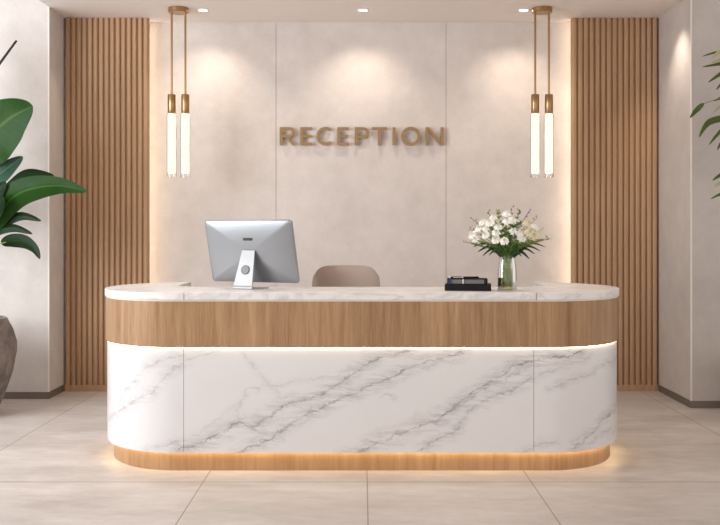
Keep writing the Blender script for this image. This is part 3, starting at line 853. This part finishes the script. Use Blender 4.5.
for px, py, dy, w, lab in blades:
    Y = Yv+dy; tip = at(px, py, Y); d = tip-neck
    f = thing('long_leaf', neck, lab, 'leaf', 'drooping leaves of the bouquet')
    rt = Vector((Xv+max(-.03, min(.03, d.x*.2)), Yv+max(-.03, min(.03, d.y*.2)), neck.z-.01))
    mid = rt*.5+tip*.5+Vector((0, -.01, .035+abs(d.x)*.10))
    part(leaf_mb([rt, mid, tip], w, .5, .3), 'blade', 'blade', f, smooth=True)
    part(MB().tube([rt, (rt+Vector((Xv-(rt.x-Xv)*.8, Yv, zv+.02)))/2, Vector((Xv-(rt.x-Xv)*.9, Yv-(rt.y-Yv)*.5, zv+.02))], .002, 5), 'stalk', 'stem', f, smooth=True)

# ------------------------------------------------------------------ big potted plant at left
Yp = 7.60; kp = Yp/F; Xp = (-40-HX)*kp
pl = thing('potted_plant', (Xp, Yp, 0), 'big broad-leaved green plant in a brown concrete pot at the left edge', 'plant')
pp = [(.255, 0), (.275, .01), (.335, .16), (.395, .34), (.425, .50), (.425, .58), (.395, .68), (.352, .765), (.343, .771), (.328, .764), (.33, .70)]
part(MB().lathe(pp, 56, (Xp, Yp, 0), caps=False).lathe([(.001, 0), (.255, 0)], 56, (Xp, Yp, 0), caps=False), 'pot', 'pot', pl, smooth=True)
part(MB().lathe([(.001, .715), (.34, .70)], 40, (Xp, Yp, 0), caps=False), 'soil', 'soil', pl)
def A(px, py, dy=0): return at(px, py, Yp+dy)
trunk = [Vector((Xp, Yp, .68)), A(-36, 290), A(-30, 250), A(-28, 215), A(-34, 170), A(-30, 130), A(-34, 90)]
part(MB().tube(catmull(trunk, 5), [.028-.0005*i for i in range(31)], 10), 'trunk', 'palm_stem', pl, smooth=True)
part(MB().tube([A(-34, 118), A(-14, 84), A(0, 63), A(16.6, 40.5)], [.016, .013, .011, .009], 8), 'bare_branch', 'bark', pl, smooth=True)['label'] = 'bare dark branch reaching up into the picture'
LV = [ # path px, width px, roll, fold, material
 ([(-30,162,0),(-12,138,-.04),(10,118,-.08),(33,106,-.10)], 58, .15, .10, 'leaf'),
 ([(-30,196,.1),(-10,181,.1),(6,169,.08),(23,156.5,.05)], 21, -.25, .25, 'leaf_blue'),
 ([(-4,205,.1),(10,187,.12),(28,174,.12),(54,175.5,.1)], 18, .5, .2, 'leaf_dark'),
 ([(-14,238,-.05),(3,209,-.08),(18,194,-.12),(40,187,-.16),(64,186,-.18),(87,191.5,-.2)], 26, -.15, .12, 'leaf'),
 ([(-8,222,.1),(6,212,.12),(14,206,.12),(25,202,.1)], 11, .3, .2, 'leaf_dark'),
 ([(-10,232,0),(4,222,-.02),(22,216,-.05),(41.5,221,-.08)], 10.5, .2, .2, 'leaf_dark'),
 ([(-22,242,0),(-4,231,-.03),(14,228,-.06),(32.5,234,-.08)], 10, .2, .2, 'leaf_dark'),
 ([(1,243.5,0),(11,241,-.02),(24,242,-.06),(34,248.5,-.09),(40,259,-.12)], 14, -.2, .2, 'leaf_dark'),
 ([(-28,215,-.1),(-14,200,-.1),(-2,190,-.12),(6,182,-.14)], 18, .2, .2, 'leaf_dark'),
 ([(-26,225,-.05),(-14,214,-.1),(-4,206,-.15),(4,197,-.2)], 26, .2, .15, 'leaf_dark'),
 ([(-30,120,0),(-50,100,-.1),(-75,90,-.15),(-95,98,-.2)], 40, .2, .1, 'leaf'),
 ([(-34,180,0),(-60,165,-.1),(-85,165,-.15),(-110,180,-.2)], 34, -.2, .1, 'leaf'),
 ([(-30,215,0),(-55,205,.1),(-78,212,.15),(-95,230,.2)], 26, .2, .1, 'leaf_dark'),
 ([(-34,95,0),(-30,70,.1),(-34,50,.15),(-44,36,.2)], 26, .2, .1, 'leaf'),
]
for path, w, roll, fold, mat in LV:
    P = [A(*q) for q in path]
    lf = part(leaf_mb(P, w*kp, roll, fold, shape=.72, n=8, wave=.04), 'leaf', mat, pl, smooth=True)
    a = P[0]; tr = min(catmull(trunk, 5), key=lambda q: (q-a).length + max(0, q.z-a.z)*2)
    mbp = MB().tube([tr, (tr+a)/2+Vector((0, 0, .01)), a, P[1]*.5+a*.5], [.007, .006, .005, .003], 6)
    part(mbp, 'petiole', 'stem', lf, smooth=True)
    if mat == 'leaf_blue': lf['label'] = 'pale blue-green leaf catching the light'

# ------------------------------------------------------------------ palm at right edge
Yr = 7.52; kr = Yr/F
Xr = (772-HX)*kr
pm = thing('potted_palm', (Xr, Yr, 0), 'slender-leaved palm reaching in from the right edge', 'plant')
part(MB().lathe([(.20, 0), (.22, .02), (.27, .40), (.28, .46), (.26, .46), (.25, .40)], 40, (Xr, Yr, 0), caps=False), 'pot', 'pot', pm, smooth=True)
part(MB().lathe([(.001, .41), (.255, .40)], 32, (Xr, Yr, 0), caps=False), 'soil', 'soil', pm)
def B(px, py, dy=0): return at(px, py, Yr+dy)
canes = []
for k, (tx, ty, dy) in enumerate(((750,40,.0),(742,90,-.1),(760,150,.1),(740,165,.0),(780,70,0.1))):
    c_ = catmull([Vector((Xr+.05*math.cos(k*1.3), Yr+.05*math.sin(k*1.3), .38)), B(768+3*k-6, 250, dy*.5), B(tx, ty, dy)], 8)
    part(MB().tube(c_, [.012-.0004*i for i in range(len(c_))], 8), 'cane', 'palm_stem', pm, smooth=True); canes.append(c_)
PL = [ # path px, width px, material
 ([(742,62,0),(726,63,-.02),(716,64.5,-.04),(702,67,-.06)], 3.2, 'palm'),
 ([(740,46,0),(728,48,-.02),(718,53,-.04),(712,58,-.06)], 4.5, 'palm_pale'),
 ([(742,56,0),(730,58,-.03),(720,60.5,-.05),(711,62.5,-.07)], 4.0, 'palm_pale'),
 ([(740,50,0),(724,51,.1),(713,53,.12),(702,56.5,.14)], 2.2, 'palm'),
 ([(740,66,0),(728,70,-.02),(719,75,-.04),(708,82.5,-.06)], 4.2, 'palm'),
 ([(704,103.5,-.10),(700,107,-.11),(695,112,-.12),(690,118,-.13)], 5.0, 'palm'),
 ([(744,116,0),(730,117,-.04),(712,121,-.08),(705,127,-.1),(699,137.5,-.12)], 6.4, 'palm'),
 ([(742,120,0),(730,124,-.02),(719,133,-.04),(709,145,-.06)], 4.2, 'palm'),
 ([(744,94,0),(730,96,-.02),(721,98,-.02),(714,101,-.04)], 3.0, 'palm'),
 ([(744,170,0),(732,171,0),(720,175.5,-.03),(712.5,180.5,-.05)], 4.2, 'palm'),
 ([(744,176,0),(732,178,0),(722,182,-.03),(714,187,-.05)], 4.6, 'palm_pale'),
 ([(744,190,0),(732,191,0),(721,194,-.03),(710.5,199,-.05)], 3.4, 'palm'),
 ([(746,128,0),(734,132,0),(724,140,-.03),(717,150,-.05)], 5.0, 'palm'),
 ([(746,104,0),(732,104,.05),(720,107,.05),(713,113,.05)], 2.6, 'palm_pale'),
 ([(750,150,0),(738,156,0),(726,165,0),(719,177,0)], 4.4, 'palm'),
 ([(744,84,0),(734,80,0),(724,82,0),(716,90,0)], 4.0, 'palm'),
 ([(750,40,0),(742,22,0),(730,14,0),(722,16,0)], 5.0, 'palm'),
 ([(760,60,0),(775,40,0),(792,36,0),(806,44,0)], 5.0, 'palm'),
 ([(755,100,0),(775,84,-.1),(792,86,-.1),(804,98,-.1)], 5.0, 'palm'),
 ([(765,150,0),(782,138,-.1),(798,142,-.1),(808,156,-.1)], 5.0, 'palm'),
]
allc = [q for c_ in canes for q in c_]
for path, w, mat in PL:
    P = [B(*q) for q in path]
    lf = part(leaf_mb(P, w*kr, .15, .25, shape=.8, n=5), 'leaf', mat, pm, smooth=True)
    a = P[0]
    if path[0][0] == 704: st_ = [B(748, 96), B(730, 96, -.04), B(716, 99.5, -.08), a]
    else:
        tr = min(allc, key=lambda q: (q-a).length+max(0, q.z-a.z)*2); st_ = [tr, (tr+a)/2+Vector((0, 0, .01)), a]
    part(MB().tube(st_, .0032, 6), 'stalk', 'palm_stem', lf, smooth=True)

# ------------------------------------------------------------------ light
def area(name, loc, target, sx, sy, power, col):
    l = bpy.data.lights.new(name, 'AREA'); l.shape = 'RECTANGLE'; l.size = sx; l.size_y = sy; l.energy = power; l.color = col
    o = bpy.data.objects.new(name, l); C.objects.link(o); o.location = loc
    o.rotation_euler = (Vector(target)-Vector(loc)).to_track_quat('-Z', 'Y').to_euler(); return o
area('assumed_daylight', (-4.8, 4.6, 2.3), (-2.2, 8.0, 1.3), 2.2, 2.4, 190, (.88, .94, 1.))  # unseen lamp for daylight assumed from the left, no window is built
area('lobby_bounce_fill', (0, 2.4, 3.3), (0, 6.6, .6), 4, 2.4, 34, (1., .92, .84))  # unseen fill lamp, added in place of general ceiling bounce
for X in (-1.45, 0, 1.45): spot((X, 6.45, CE-.03), (X, 6.45, 0), 55, 78, .9, (1., .86, .70), .04, 'assumed_desk_downlight')  # unseen downlights assumed above the desk, added to brighten the counter
spot((2.45, 8.12, CE-.03), (2.735, 8.25, 1.7), 34, 84, .9, (1., .86, .74))  # unseen lamp, assumed from the bright wash on the right inner face
spot((-2.42, 8.50, CE-.03), (-2.735, 8.46, 1.2), 16, 50, 1.0, (1., .78, .58))  # added warm fill, stands in for bounce on the left inner face
w = bpy.data.worlds.new('lobby_ambience'); w.use_nodes = True; S.world = w
w.node_tree.nodes['Background'].inputs[0].default_value = (1., .955, .93, 1)
w.node_tree.nodes['Background'].inputs[1].default_value = 1.05

cam = bpy.data.cameras.new('camera'); co = bpy.data.objects.new('camera', cam); C.objects.link(co)
co.location = (0, 0, H); co.rotation_euler = (PI/2, 0, 0)
cam.sensor_width = 36; cam.lens = F/720*36; cam.shift_x = -2/720; cam.shift_y = -27.5/720
S.camera = co
S.view_settings.view_transform = 'Standard'; S.view_settings.look = 'None'
